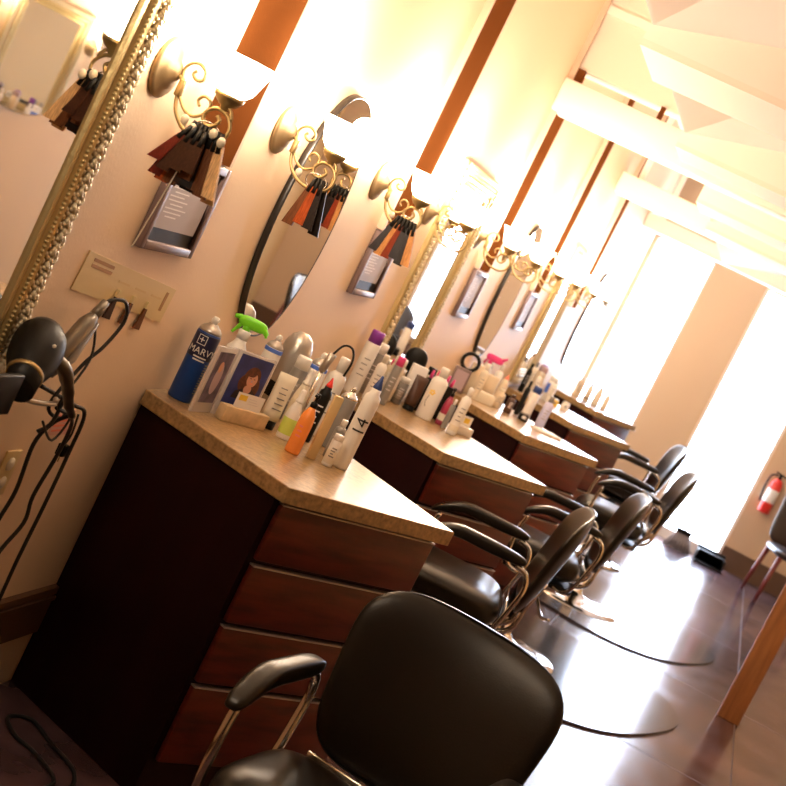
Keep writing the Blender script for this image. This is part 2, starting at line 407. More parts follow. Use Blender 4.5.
# ------------------------------------------------------------------ licences in frames under the strips
FRL = ['framed licence with grey paper on the wall above the colour chart', 'framed licence with grey paper right of the first oval mirror', 'framed licence on the wall right of the second gold mirror', 'framed licence on the far wall nearest the back window']
for k in range(4):
    y = SY[k]; t = thing('picture_frame', FRL[k], 'picture frame', (0, y, 1.27), 0, 'framed licences under the brown wall strips')
    b = MB(); W, Hh = .33, .245
    for q in (((.0,0,0),(.022,.022,Hh)), ((.0,W-.022,0),(.022,W,Hh)), ((.0,.022,0),(.022,W-.022,.022)), ((.0,.022,Hh-.022),(.022,W-.022,Hh))): b.box(*q, PEWTER, .003)
    b.build('frame', t)
    b = MB(); b.box((.0, .022, .022), (.010, W-.022, Hh-.022), PLASTIC); b.build('mat_board', t)
    b = MB(); b.box((.010, .038, .055), (.012, W-.03, Hh-.026), PAPER); pp = b.build('licence', t)
    b = MB()
    for j in range(12): b.box((.012, .055+.02*(j % 3 == 0), .085+.0105*j), (.0126, .055+.09+.05*((j*7) % 5)/5, .088+.0105*j), INKG)
    b.build('printed_lines', pp)

# ------------------------------------------------------------------ mirrors
def gold_mirror(label, yc, z0=.92, z1=1.905, W=.74):
    t = thing('wall_mirror', label, 'mirror', (0, yc, z0), 0, 'mirrors with carved gold frames')
    Hh = z1-z0; hw = W/2
    b = MB(); b.box((.012, -hw+.1, .1), (.016, hw-.1, Hh-.1), MIRROR); b.build('glass', t)
    # frame profile: inset from the outer edge, height off the wall
    prof = [(0., .0), (0., .016), (.008, .024), (.034, .026), (.042, .022), (.050, .030), (.058, .034), (.070, .030), (.082, .022), (.094, .026), (.103, .024), (.108, .012), (.108, 0)]
    b = MB(); ring = []
    for i, x in prof: ring.append([(x, -hw+i, i), (x, hw-i, i), (x, hw-i, Hh-i), (x, -hw+i, Hh-i)])
    for a, c in zip(ring, ring[1:]):
        for e in range(4): b.add([a[e], a[(e+1)%4], c[(e+1)%4], c[e]], [(0,1,2,3)], GOLD, False)
    b.build('frame', t)
    def edge(step, ins):
        pts = []
        for (p, q) in (((-hw+ins, ins), (hw-ins, ins)), ((hw-ins, ins), (hw-ins, Hh-ins)), ((hw-ins, Hh-ins), (-hw+ins, Hh-ins)), ((-hw+ins, Hh-ins), (-hw+ins, ins))):
            L = math.hypot(q[0]-p[0], q[1]-p[1]); n = int(L/step)
            for k in range(n): pts.append((p[0]+(q[0]-p[0])*k/n, p[1]+(q[1]-p[1])*k/n, math.atan2(q[1]-p[1], q[0]-p[0]), k))
        return pts
    b = MB()
    for y, z, a, k in edge(.0105, .072): b.ball((.031, y, z), (.005, .0042, .0042), GOLD, 4)
    b.build('beaded_trim', t)
    b = MB()
    for y, z, a, k in edge(.0165, .02):
        s = 1 if k % 2 else -1
        u = (math.cos(a), math.sin(a)); v = (-u[1], u[0])
        P = lambda f, g, h: (h, y+u[0]*f+v[0]*g, z+u[1]*f+v[1]*g)
        b.tube([P(-.012, -.014*s, .026), P(-.004, .0, .034), P(.004, .010*s, .035), P(.012, .010*s, .033), P(.013, .002*s, .033), P(.007, .001*s, .034)], [.0035, .005, .006, .005, .004, .0035], CARVE, n=5, res=2)
        b.ball(P(.0, .012*s, .03), (.007, .006, .006), CARVE, 4); b.ball(P(.006, -.013*s, .028), (.006, .009, .006), CARVE, 4)
        b.ball(P(-.004, .021, .026), (.005, .006, .007), CARVE, 4); b.tube([P(-.008, .004*s, .03), P(0, -.006*s, .035), P(.008, -.004*s, .031)], [.004, .006, .004], CARVE, n=5, res=2)
    b.build('carved_border', t)
    return t
gold_mirror('large wall mirror in a carved gold frame at the left edge of the photo', 2.545)
gold_mirror('carved gold framed wall mirror behind the second styling station', 6.32)
gold_mirror('carved gold framed wall mirror farthest from the camera', 10.1)
def oval_mirror(label, yc, side=1, x=0., zc=1.468, a=.275, hz=.392, rim=DARKFR):
    t = thing('oval_mirror', label, 'mirror', (x, yc, zc), 0 if side == 1 else PI, 'oval wall mirrors')
    b = MB(); n = 56
    P = lambda s, xx: [(xx, math.copysign(abs(math.cos(2*PI*k/n))**.86, math.cos(2*PI*k/n))*a*s, math.sin(2*PI*k/n)*hz*s) for k in range(n)]
    v = P(.99, .021)+P(.99, .016); b.add(v, [tuple(range(n)), tuple(range(n, 2*n))[::-1]] + [(k, (k+1)%n, n+(k+1)%n, n+k) for k in range(n)], MIRROR, False); b.build('glass', t)
    b = MB(); rings = [P(.98, .001), P(1, .002), P(1, .021), P(.99, .0225), P(.985, .0212)]
    v = sum(rings, []); b.add(v, [(j*n+k, j*n+(k+1)%n, (j+1)*n+(k+1)%n, (j+1)*n+k) for j in range(4) for k in range(n)], rim)
    b.build('rim', t); return t
oval_mirror('dark rimmed oval wall mirror above the nearest styling station', 4.385)
oval_mirror('dark rimmed oval wall mirror above the third styling station', 8.2)
oval_mirror('dark rimmed oval wall mirror above the fifth styling station near the back window', 12.0)
om = oval_mirror('pale rimmed oval mirror on the opposite wall, seen reflected in the gold framed mirror', 8.1, -1, XW-.125, 1.58, .45, .45, BRASSPLATE)
om.rotation_euler = (0, 0, PI+.24)
b = MB(); b.tube([(-.12, 0, 0), (.002, 0, 0)], .02, BRASS); b.build('bracket', om)

# ------------------------------------------------------------------ styling stations
A0, B0, C0, D0p = (0, 3.80), (.53, 3.56), (.87, 4.10), (0, 4.72)
def lerp(p, q, t): return (p[0]+(q[0]-p[0])*t, p[1]+(q[1]-p[1])*t)
def station(label, dy, sx=1., loc=None, rz=0.):
    t = thing('styling_station', label, 'cabinet', loc or (0.003, dy, 0), rz, 'styling stations along the wall')
    top = [(p[0]*sx, p[1]) for p in (A0, B0, C0, D0p)]
    if loc: top = [(p[0], p[1]-4.2) for p in top]
    A, B, C, D = top
    b = MB(); b.prism(top, .85, .893, COUNTER, .003); b.build('countertop', t)
    # cabinet body set back under the top
    cx = sum(p[0] for p in top)/4; cy = sum(p[1] for p in top)/4
    Bi = (B[0]-.028, B[1]+.028); Ci = (C[0]-.045, C[1]+.005); Ai = (0, A[1]+.018); Di = (0, D[1]-.03)
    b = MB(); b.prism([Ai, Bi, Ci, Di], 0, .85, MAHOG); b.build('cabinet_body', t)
    # drawers stand on the front face Bi-Ci
    ux, uy = Ci[0]-Bi[0], Ci[1]-Bi[1]; L = math.hypot(ux, uy); ang = math.atan2(uy, ux)
    for z0, z1 in ((.685, .838), (.511, .668), (.340, .496), (.110, .325)):
        b = MB(); b.box((.018, -.018, z0), (L-.008, -.0005, z1), CHERRY, .003)
        d = b.build('drawer', t, (Bi[0], Bi[1], 0), (0, 0, ang))
        b = MB(); b.box((.018, -.021, z1), (L-.008, -.001, z1+.004), EDGE); b.build('edge_pull', d)
    return t
STL = ['nearest dark cherry styling station, with tan countertop full of bottles', 'second dark cherry styling station from the camera', 'third dark cherry styling station from the camera',
       'fourth styling station, its drawers glaring pale in the window light', 'farthest styling station, beside the bright back window']
station(STL[0], 0); station(STL[1], 1.894); station(STL[2], 3.89); station(STL[3], 5.95); station(STL[4], 8.1, .84)

# ------------------------------------------------------------------ bottles and tools on the counters
ZT = .8935
def root(name, label, cat, x, y, group, rz=0.): return thing(name, label, cat, (x, y, ZT), rz, group)
def spray_can(label, x, y, h, r, body, dome, group, ring=None, nozzle=WHITEP):
    t = root('spray_can', label, 'spray can', x, y, group)
    b = MB(); b.lathe([(0, 0), (r*.96, 0), (r, .004), (r, h*.80), (r*.97, h*.815), (0, h*.815)], body); b.build('can', t)
    b = MB(); b.lathe([(r*.97, h*.815), (r*.93, h*.84), (r*.72, h*.88), (r*.42, h*.905), (r*.4, h*.92), (0, h*.92)], dome); b.build('dome', t)
    b = MB(); b.lathe([(r*.26, h*.92), (r*.27, h*.985), (r*.2, h), (0, h)], nozzle, n=12); b.box((0, -r*.07, h*.95), (r*.34, r*.07, h*.985), nozzle); b.tube([(-r*.3, r*.25, h*.92), (-r*.34, r*.3, h*.965)], r*.12, nozzle, n=6); b.build('nozzle', t)
    if ring: b = MB(); b.lathe([(r*1.005, h*.755), (r*1.02, h*.76), (r*1.02, h*.80), (r*1.0, h*.81)], ring); b.build('ring', t)
    return t
def bottle(label, x, y, h, r, body, cap, group, style='flip', lab=None, flat=1., rz=0., name='bottle', cat='bottle'):
    t = root(name, label, cat, x, y, group, rz); b = MB()
    k = dict(n=20, sy=flat)
    if style == 'flip':
        b.lathe([(0, 0), (r*.94, 0), (r, .005), (r, h*.70), (r*.93, h*.76), (r*.6, h*.805), (r*.45, h*.82), (0, h*.82)], body, **k); b.build('bottle_body', t)
        b = MB(); b.lathe([(r*.5, h*.82), (r*.52, h*.97), (r*.46, h), (0, h)], cap, n=16); b.build('cap', t)
    elif style == 'pump':
        b.lathe([(0, 0), (r*.94, 0), (r, .006), (r*.98, h*.5), (r*.86, h*.64), (r*.5, h*.74), (r*.36, h*.77), (0, h*.77)], body, **k); b.build('bottle_body', t)
        b = MB(); b.lathe([(r*.46, h*.77), (r*.48, h*.84), (r*.22, h*.86), (r*.2, h*.93), (r*.34, h*.935), (r*.3, h), (0, h)], cap, n=14)
        b.box((-r*.16, -r*.95, h*.945), (r*.16, 0, h*.985), cap); b.build('pump', t)
    elif style == 'taper':
        b.lathe([(0, 0), (r*.95, 0), (r, .005), (r, h*.46), (r*.8, h*.62), (r*.55, h*.72), (r*.5, h*.74), (0, h*.74)], body, **k); b.build('bottle_body', t)
        b = MB(); b.lathe([(r*.56, h*.74), (r*.58, h*.78), (r*.42, h*.80), (r*.4, h*.97), (r*.3, h), (0, h)], cap, n=16); b.build('cap', t)
    elif style == 'tall':
        b.lathe([(0, 0), (r*.95, 0), (r, .006), (r, h*.72), (r*.92, h*.78), (r*.6, h*.81), (r*.58, h*.86), (0, h*.86)], body, **k); b.build('bottle_body', t)
        b = MB(); b.lathe([(r*.56, h*.86), (r*.5, h*.89), (r*.22, h*.96), (r*.14, h), (0, h)], cap, n=16); b.build('nozzle', t)
    elif style == 'cyl':
        b.lathe([(0, 0), (r*.95, 0), (r, .005), (r, h*.80), (r*.97, h*.81), (0, h*.81)], body, **k); b.build('bottle_body', t)
        b = MB(); b.lathe([(r*.9, h*.81), (r*.9, h*.98), (r*.82, h), (0, h)], cap, n=20, sy=flat); b.build('cap', t)
    elif style == 'tube':                                   # stands on its cap, crimped flat at the top
        b = MB(); n = 20; v = []; Lv = [(0.16, 1, 1), (.3, 1, .95), (.6, 1.02, .7), (.85, 1.05, .32), (1, 1.08, .06)]
        for f, sx, sy in Lv:
            for j in range(n): an = 2*PI*j/n; v.append((r*sx*math.cos(an), r*sy*math.sin(an), h*f))
        b.add(v, [(q*n+j, q*n+(j+1)%n, q*n+n+(j+1)%n, q*n+n+j) for q in range(4) for j in range(n)] + [tuple(range(n))[::-1], tuple(range(4*n, 5*n))], body); b.build('tube_body', t)
        b = MB(); b.lathe([(0, 0), (r*.86, 0), (r*.9, .003), (r*.9, h*.16), (0, h*.16)], cap, n=20); b.build('cap', t)
    if r >= .015 and style in ('flip', 'cyl', 'tall') and flat == 1. and cap != BLUEC:
        b = MB(); dk = body in (GREYP, PLASTIC, BROWNP)
        for q in range(4): arc_band(b, r*1.001, h*(.30+.085*q), h*(.30+.085*q)+.004, VA-.5+.12*(q % 2), VA+.5-.17*((q*5) % 3), INKG if dk else GREYP, 6)
        b.build('printed_lines', t)
    if lab:
        lo, hi, m = lab
        b = MB(); b.lathe([(r*1.005, h*lo), (r*1.012, h*lo+.001), (r*1.012, h*hi-.001), (r*1.005, h*hi)], m, **k); b.build('label_band', t)
    return t
def carton(label, x, y, w, d, h, body, group, rz=0., face=None, name='box', cat='box'):
    t = root(name, label, cat, x, y, group, rz)
    b = MB(); b.box((-w/2, -d/2, 0), (w/2, d/2, h), body, .002); b.build('carton', t)
    if face: b = MB(); b.box((-w*.32, -d/2-.001, h*.35), (w*.32, -d/2, h*.8), face); b.build('printed_panel', t)
    return t
def wrap_text(parent, txt, size, r, z, ang, m, sy=1., rot=0.):
    v, f = text_mesh(txt, size, m); b = MB(); o = []
    if size > .02:                                          # finer faces, so that the letters follow the curved wall
        t = bmesh.new(); tv = [t.verts.new(p) for p in v]
        for q in f:
            try: t.faces.new([tv[k] for k in q])
            except ValueError: pass
        bmesh.ops.triangulate(t, faces=list(t.faces))
        bmesh.ops.subdivide_edges(t, edges=list(t.edges), cuts=4, use_grid_fill=True)
        t.verts.index_update(); v = [p.co.copy() for p in t.verts]; f = [[p.index for p in q.verts] for q in t.faces]; t.free()
    for p in v:
        x, y = (p.x, p.y) if not rot else (p.x*math.cos(rot)-p.y*math.sin(rot), p.x*math.sin(rot)+p.y*math.cos(rot))
        a = ang + x/r; rr = r + .0005 + max(p.z, 0)
        o.append((rr*math.cos(a), rr*math.sin(a), z+y))
    b.add(o, f, m, False); return b.build('lettering', parent)
G1, G2, G3, G4, G5 = ['products on the %s countertop' % n for n in ('nearest', 'second', 'third', 'fourth', 'farthest')]
VA = -PI/2 + math.atan2(1.34, 3.9)      # direction from the counter to the camera
# --- nearest counter
t = spray_can('blue spray can with white lettering at the near back corner of the counter', .062, 3.902, .245, .034, BLUE, SILVERP, G1)
b = MB(); b.lathe([(.0342, .125), (.0347, .126), (.0347, .192), (.0342, .194)], NAVY); b.build('dark_band', t)
wrap_text(t, 'MARVY', .026, .0348, .146, VA+.1, WHITEP)
wrap_text(t, '+', .030, .0348, .176, VA-.30, WHITEP)
def arc_band(b, r, z0, z1, a0, a1, m, n=8):
    for q in range(n):
        p, w = a0+(a1-a0)*q/n, a0+(a1-a0)*(q+1)/n
        b.add([(rr*math.cos(a), rr*math.sin(a), z) for rr in (r, r+.0006) for a, z in ((p, z0), (w, z0), (w, z1), (p, z1))], [(3,2,1,0), (4,5,6,7), (0,1,5,4), (1,2,6,5), (2,3,7,6), (3,0,4,7)], m, False)
b = MB()
for z in (.1635, .1885): arc_band(b, .0348, z, z+.0018, VA-.30-.36, VA-.30+.36, WHITEP)
for a in (-.66, .03): arc_band(b, .0348, .1635, .190, VA+a, VA+a+.05, WHITEP, 2)
b.build('emblem_border', t)
b = MB()
for q, w in enumerate((.55, .5)): arc_band(b, .0348, .128-.0085*q, .1318-.0085*q, VA+.1-w, VA+.1+w, WHITEP)
b.build('illegible_lines', t)
b = MB()
for q in range(12): arc_band(b, .0344, .03+.0075*q, .0335+.0075*q, VA+.85, VA+1.5-.1*(q % 3), INKG if False else GREYP)
b.build('small_print', t)
# spray bottle
t = root('spray_bottle', 'trigger spray bottle with lime green head behind the photo frame', 'spray bottle', .104, 4.045, G1, .25)
b = MB(); b.lathe([(0, 0), (.034, 0), (.036, .006), (.036, .14), (.03, .175), (.017, .195), (.016, .205), (0, .205)], WHITEP); b.build('bottle_body', t)
b = MB(); b.lathe([(.017, .205), (.018, .228), (.014, .232), (0, .232)], WHITEP); b.build('collar', t)
b = MB()
b.cushion((.012, 0, .256), (.042, .013, .017), GREEN, 3, 3, 6, plane='xz'); b.tube([(0, 0, .228), (0, 0, .25)], .012, GREEN)
b.tube([(-.024, 0, .262), (-.044, 0, .258)], [.008, .006], GREEN)
b.tube([(-.016, 0, .248), (-.026, 0, .228), (-.034, 0, .212)], [.006, .005, .004], GREEN, res=3)
b.tube([(.03, 0, .262), (.052, 0, .25), (.06, 0, .236)], [.011, .008, .004], GREEN, res=3); b.build('trigger_head', t)
# acrylic photo frame (two panels folded in a V) with a card block in front
Bp = Vector((.150, 3.93, 0)); Ap = Vector((.138, 3.812, 0)); dC = Vector((.50, .866, 0)); Cp = Bp+dC*.148
t = thing('photo_frame', 'folding clear photo frame with a portrait of a woman, behind the wooden card block', 'photo frame', (Bp.x, Bp.y, ZT), 0, None)
def panel(P, Q, name, thick=.010):
    d = (Q-P); L = d.length; a = math.atan2(d.y, d.x)
    b = MB(); b.box((0, 0, 0), (L, thick, .193), ACRYL, .002)
    return b.build(name, t, tuple(P-Bp), (0, 0, a)), L, a
pa, La, aa = panel(Ap, Bp, 'side_panel'); pc, Lc, ac = panel(Bp+dC*.003, Cp, 'front_panel')
SKYB = mat('portrait_blue', (.025, .035, .16), .5, var=.4, vscale=20); SKIN = mat('skin_tone', (.62, .32, .21), .6); HAIRP = mat('portrait_hair', (.11, .03, .012), .6, var=.4, vscale=120); TOPP = mat('portrait_dark_top', (.03, .012, .012), .6)
DPHOTO = mat('photo_dusk', (.10, .07, .12), .5, var=.7, vscale=25); LILAC = mat('photo_lilac', (.45, .33, .36), .5)
def disc(b, cx, cz, rx, rz, y, m, n=24, th=.0003):
    v = [(cx+rx*math.cos(2*PI*k/n), y, cz+rz*math.sin(2*PI*k/n)) for k in range(n)]
    v += [(p[0], y-th, p[2]) for p in v]
    b.add(v, [tuple(range(n)), tuple(range(n, 2*n))[::-1]] + [(k, (k+1)%n, n+(k+1)%n, n+k) for k in range(n)], m, False)
b = MB(); b.M = Matrix.Diagonal((1.28, 1, 1.08, 1))
b.box((.010, -.0012, .036), (.106, -.0002, .172), SKYB)
disc(b, .062, .100, .030, .030, -.0012, HAIRP); disc(b, .064, .118, .0235, .030, -.0015, HAIRP); disc(b, .078, .092, .016, .03, -.0016, HAIRP)
v = [(.028, 0, .056), (.098, 0, .056), (.092, 0, .078), (.078, 0, .088), (.052, 0, .086), (.034, 0, .076)]
b.add([(p[0], -.0018, p[2]) for p in v]+[(p[0], -.0022, p[2]) for p in v], [tuple(range(6)), tuple(range(6, 12))[::-1]]+[(k, (k+1)%6, 6+(k+1)%6, 6+k) for k in range(6)], TOPP, False)
disc(b, .064, .086, .011, .012, -.0023, SKIN); disc(b, .066, .113, .0145, .0195, -.0026, SKIN); disc(b, .058, .130, .014, .010, -.0029, HAIRP)
for ex in (.0605, .0715): disc(b, ex, .1165, .0022, .0012, -.0029, TOPP, 10)
disc(b, .0665, .1035, .0045, .0014, -.0029, CORAL, 10); disc(b, .0665, .1095, .0018, .0028, -.0028, LILAC, 10)
b.build('portrait_print', pc)
b = MB(); b.box((.014, -.0012, .03), (La-.014, -.0002, .178), DPHOTO); disc(b, La*.5, .10, .022, .045, -.0012, LILAC); disc(b, La*.45, .135, .012, .016, -.0016, SKIN); b.build('side_print', pa)
# block + card
t = thing('card_holder', 'pale wooden block holding a white business card in front of the photo frame', 'card holder', (.231, 3.990, ZT), math.atan2(.895, .445), None)
b = MB(); b.box((-.088, 0, 0), (.088, .030, .044), WOODL, .002); b.build('block', t)
b = MB(); b.box((-.056, .012, .0442), (.052, .0126, .088), PAPERW); c = b.build('business_card', t)
b = MB(); b.box((-.047, .0114, .066), (-.016, .0119, .082), YELLOW); b.build('yellow_logo', c)
b = MB()
for q in range(3): b.box((-.006, .0114, .060+.007*q), (.034-.006*q, .0119, .062+.007*q), INKG)
b.build('printed_lines', c)
spray_can('white spray can with blue ring and silver dome, right behind the photo frame', .098, 4.394, .225, .028, WHITEP, SILVERP, G1, BLUEL)
# silver hair dryer standing on its back
t = root('hair_dryer', 'rounded silver hair dryer standing upright against the wall behind the cans', 'hair dryer', .125, 4.53, G1, 0)
b = MB(); b.lathe([(0, 0), (.036, 0), (.04, .01), (.042, .06), (.046, .11), (.050, .16), (.046, .205), (.034, .235), (.016, .25), (0, .252)], SILVERP, n=24); b.build('housing', t)
b = MB(); b.lathe([(.0405, .03), (.0435, .034), (.0445, .075), (.044, .08)], PLASTIC); b.build('grip_band', t)
spray_can('white spray can with blue ring, second of its kind, nearer the oval mirror bottom', .228, 4.470, .232, .028, WHITEP, SILVERP, G1, BLUEL)
bottle('dark grey bottle with white cap between the two blue ringed cans', .195, 4.408, .20, .025, GREYP, WHITEP, G1, 'cyl', (.25, .6, SILVERP))
t = bottle('cream squeeze tube with printed lines standing on a black cap beside the photo frame', .245, 4.150, .165, .027, IVORY, PLASTIC, G1, 'tube', rz=.6)
b = MB()
for q in range(5): b.box((-.014, -.026, .06+.016*q), (.014-.002*q, -.0235, .063+.016*q), GREYP)
b.build('printed_lines', t)
bottle('white pump bottle with lime green label in front of the cream tube', .312, 4.122, .150, .021, WHITEP, WHITEP, G1, 'taper', (.10, .42, LIME))
bottle('pale translucent taper bottle behind the lime labelled bottle', .268, 4.275, .195, .023, IVORY, WHITEP, G1, 'taper')
t = bottle('orange spray bottle with a black pump at the front of the nearest counter', .388, 3.990, .178, .0215, ORANGE, PLASTIC, G1, 'pump')
b = MB()
for q in range(3): b.box((-.006+.0*q, -.0225, .05+.014*q), (.008-.002*q, -.0212, .055+.014*q), CORAL)
b.build('printed_lines', t)
carton('tall narrow tan box standing behind the orange bottle', .428, 4.048, .026, .016, .19, TAN, G1, .6)
bottle('black bottle with red nozzle behind the tall tan box', .335, 4.262, .20, .019, PLASTIC, RED, G1, 'tall')
spray_can('grey metal can with chrome top left of the bottle marked 14', .385, 4.345, .195, .026, GREYP, CHROME, G1, None, CHROME)
bottle('small white bottle with narrow cap at the very front of the nearest counter', .473, 4.068, .094, .0155, WHITEP, WHITEP, G1, 'cyl', (.1, .5, IVORY))
t = bottle('tall white bottle marked 14 in black with a blue nozzle tip', .492, 4.140, .285, .0245, WHITEP, BLUEC, G1, 'tall', None)
wrap_text(t, '14', .052, .0250, .132, VA+.15, INK, rot=PI/2)
bottle('round shouldered white bottle at the back by the wall, left of the purple capped bottle', .300, 4.440, .25, .030, WHITEP, WHITEP, G1, 'flip')
bottle('small clear and dark bottle hidden behind the little white bottle', .440, 4.190, .12, .018, GREYP, WHITEP, G1, 'flip')
# curling iron leaning among the cans, thin black cord looping over
t = root('curling_iron', 'silver curling iron with looping black cord standing behind the nearest bottles', 'curling iron', .265, 4.372, G1, .4)
b = MB(); b.tube([(0, 0, 0), (.0, .0, .19)], .008, CHROME); b.build('barrel', t)
b = MB(); b.tube([(0, 0, .19), (.01, .0, .25)], [.011, .013], SILVERP); b.build('handle', t)
b = MB(); b.tube([(.01, 0, .25), (.03, .01, .285), (.06, .02, .285), (.075, .02, .25), (.07, .02, .2)], .0035, PLASTIC, res=5); b.build('cord', t)
# --- second counter
bottle('tall white bottle with purple cap at the back of the second counter against the wall', .048, 5.745, .262, .030, WHITEP, PURPLE, G2, 'cyl')
bottle('dark grey bottle with white cap beside the purple capped bottle', .048, 5.90, .215, .030, GREYP, WHITEP, G2, 'cyl')
bottle('slim white bottle in front of the purple capped bottle', .118, 5.745, .195, .021, WHITEP, IVORY, G2, 'flip')
bottle('tall dark can with a magenta top on the second counter', .150, 5.868, .205, .018, GREYP, PINK, G2, 'cyl')
bottle('tall beige bottle on the second counter between dark can and grey bottle', .112, 6.050, .185, .029, IVORY, WHITEP, G2, 'cyl', (.3, .6, WHITEP))
bottle('short grey bottle with white cap on the second counter', .150, 6.110, .115, .023, GREYP, WHITEP, G2, 'cyl', (.2, .5, SILVERP))
bottle('dark brown squeeze tube with tan label on the second counter', .212, 6.100, .150, .027, BROWNP, PLASTIC, G2, 'tube', rz=.5)
t = root('hair_brush', 'black round hair brush standing at the back of the second counter', 'hair brush', .09, 6.40, G2, .3)
b = MB(); b.cushion((0, 0, .17), (.05, .028, .055), PLASTIC, 2.4, 2.4, 8, plane='xz'); b.build('bristle_head', t)
b = MB(); b.tube([(0, 0, 0), (0, 0, .12)], [.014, .011], PLASTIC); b.build('handle', t)
carton('plain white carton behind the lily bottle on the second counter', .150, 6.275, .07, .03, .17, PAPERW, G2, .5)
t = bottle('large white bottle with a yellow flower print on the second counter', .285, 6.090, .225, .036, WHITEP, WHITEP, G2, 'flip', flat=.8)
b = MB()
for q in range(5): b.ball((-.004+.008*math.cos(q*1.26), -.0295, .115+.008*math.sin(q*1.26)), (.006, .001, .004), YELLOW, 4)
b.tube([(-.012, -.0285, .10), (-.016, -.028, .07), (-.008, -.0287, .05)], .0014, GREYP, n=5); b.build('flower_print', t)
bottle('wine red bottle with black spray top next to the flower print bottle', .345, 6.150, .165, .0175, WINE, PLASTIC, G2, 'pump', (.12, .3, IVORY))
bottle('thin grey bottle squeezed between the red bottle and the white bottle', .376, 6.105, .13, .012, GREYP, WHITEP, G2, 'flip')
bottle('white bottle at the front right of the second counter', .424, 6.045, .205, .0215, WHITEP, WHITEP, G2, 'flip', (.08, .2, IVORY))
t = root('clip_caddy', 'black caddy of magenta hair clips behind the red bottle', 'caddy', .262, 6.232, G2, .5)
b = MB(); b.box((-.06, -.022, 0), (.06, .022, .15), PLASTIC, .004); b.build('tray', t)
for q in range(5):
    b = MB(); b.tube([(-.048+.024*q, 0, .15), (-.05+.025*q, -.006, .185+.006*(q % 2))], [.009, .005], PINK, n=6); b.build('hair_clip', t)
t = root('card_holder', 'clear holder of white cards with a yellow mark at the end of the second counter', 'card holder', .432, 6.205, None, 1.0)
b = MB(); b.box((-.05, -.022, 0), (.05, .022, .035), WHITEP, .002); b.build('tray', t)
b = MB(); b.box((-.046, .006, .0352), (.046, .010, .078), PAPERW); c = b.build('cards', t)
b = MB(); b.box((-.002, .0045, .048), (.03, .0055, .07), YELLOW); b.build('yellow_logo', c)
bottle('silver can with dark cap in front of the round hair brush on the second counter', .185, 6.36, .18, .022, SILVERP, PLASTIC, G2, 'cyl')
bottle('small ivory bottle with pink cap at the wall of the second counter', .050, 6.22, .15, .022, IVORY, PINK, G2, 'flip')
# --- third counter
carton('low beige carton at the near edge of the third counter', .195, 7.92, .10, .06, .055, IVORY, G3, .5)
carton('upright beige carton at the back of the third counter', .085, 7.98, .06, .05, .17, CREAM, G3, .4)
carton('square beige carton in the middle of the third counter', .160, 8.09, .07, .05, .14, CREAM, G3, .6)
bottle('squat cream bottle in front of the square beige carton', .250, 8.045, .105, .028, CREAM, IVORY, G3, 'flip')
bottle('cream bottle with coral red nozzle on the third counter', .225, 8.160, .175, .024, CREAM, CORAL, G3, 'tall')
bottle('small dark brown bottle on the third counter', .318, 8.040, .105, .022, BROWNP, BROWNP, G3, 'flip')
bottle('short black jar next to the white bottle on the third counter', .410, 8.050, .045, .028, PLASTIC, GREYP, G3, 'cyl', name='jar', cat='jar')
bottle('tall white bottle with navy cap on the third counter', .405, 8.130, .195, .026, WHITEP, BLUEC, G3, 'cyl')
bottle('lavender spray can at the outer corner of the third counter', .500, 8.085, .185, .026, LAV, GREYP, G3, 'flip', name='spray_can', cat='spray can')
t = root('spray_bottle', 'trigger spray bottle with a hot pink head on the third counter', 'spray bottle', .09, 8.235, G3, -.3)
b = MB(); b.lathe([(0, 0), (.032, 0), (.034, .006), (.034, .12), (.02, .165), (.014, .18), (0, .18)], WHITEP); b.build('bottle_body', t)
b = MB(); b.cushion((.02, 0, .215), (.055, .014, .02), PINK, 3, 3, 6, plane='xz'); b.tube([(0, 0, .18), (0, 0, .21)], .013, PINK); b.tube([(.06, 0, .222), (.09, 0, .245)], [.011, .006], PINK); b.tube([(-.02, 0, .205), (-.035, 0, .17)], [.007, .005], PINK); b.build('trigger_head', t)
t = root('hair_brush', 'dark round hair brush leaning at the wall end of the third counter', 'hair brush', .055, 7.88, G3, .2)
b = MB(); b.tube([(.045*math.cos(a*PI/8), 0, .165+.045*math.sin(a*PI/8)) for a in range(17)], .010, PLASTIC); b.build('bristle_head', t)
b = MB(); b.tube([(0, 0, 0), (0, 0, .12)], [.013, .01], GREYP); b.build('handle', t)
t = root('photo_frame', 'small grey standing photo frame at the near back of the third counter', 'photo frame', .06, 7.77, None, .35)
b = MB(); b.box((-.045, -.006, 0), (.045, .006, .13), PEWTER, .003); b.build('frame', t)
b = MB(); b.box((-.034, -.0075, .015), (.034, -.0062, .115), LILAC); b.build('print', t)
carton('flat stack of pale papers on the outer part of the third counter', .560, 8.0, .16, .10, .012, PAPERW, G3, .8, name='paper_stack', cat='papers')
bottle('tall cream bottle right behind the low beige carton on the third counter', .150, 7.875, .20, .022, IVORY, WHITEP, G3, 'flip')
bottle('white flip cap bottle between the pink spray bottle and the coral nozzle bottle', .165, 8.235, .21, .024, WHITEP, WHITEP, G3, 'flip')
bottle('slim black bottle behind the navy capped bottle on the third counter', .345, 8.215, .20, .014, PLASTIC, PLASTIC, G3, 'flip')
bottle('grey can with white cap at the back corner of the third counter', .07, 8.36, .20, .026, GREYP, WHITEP, G3, 'cyl')
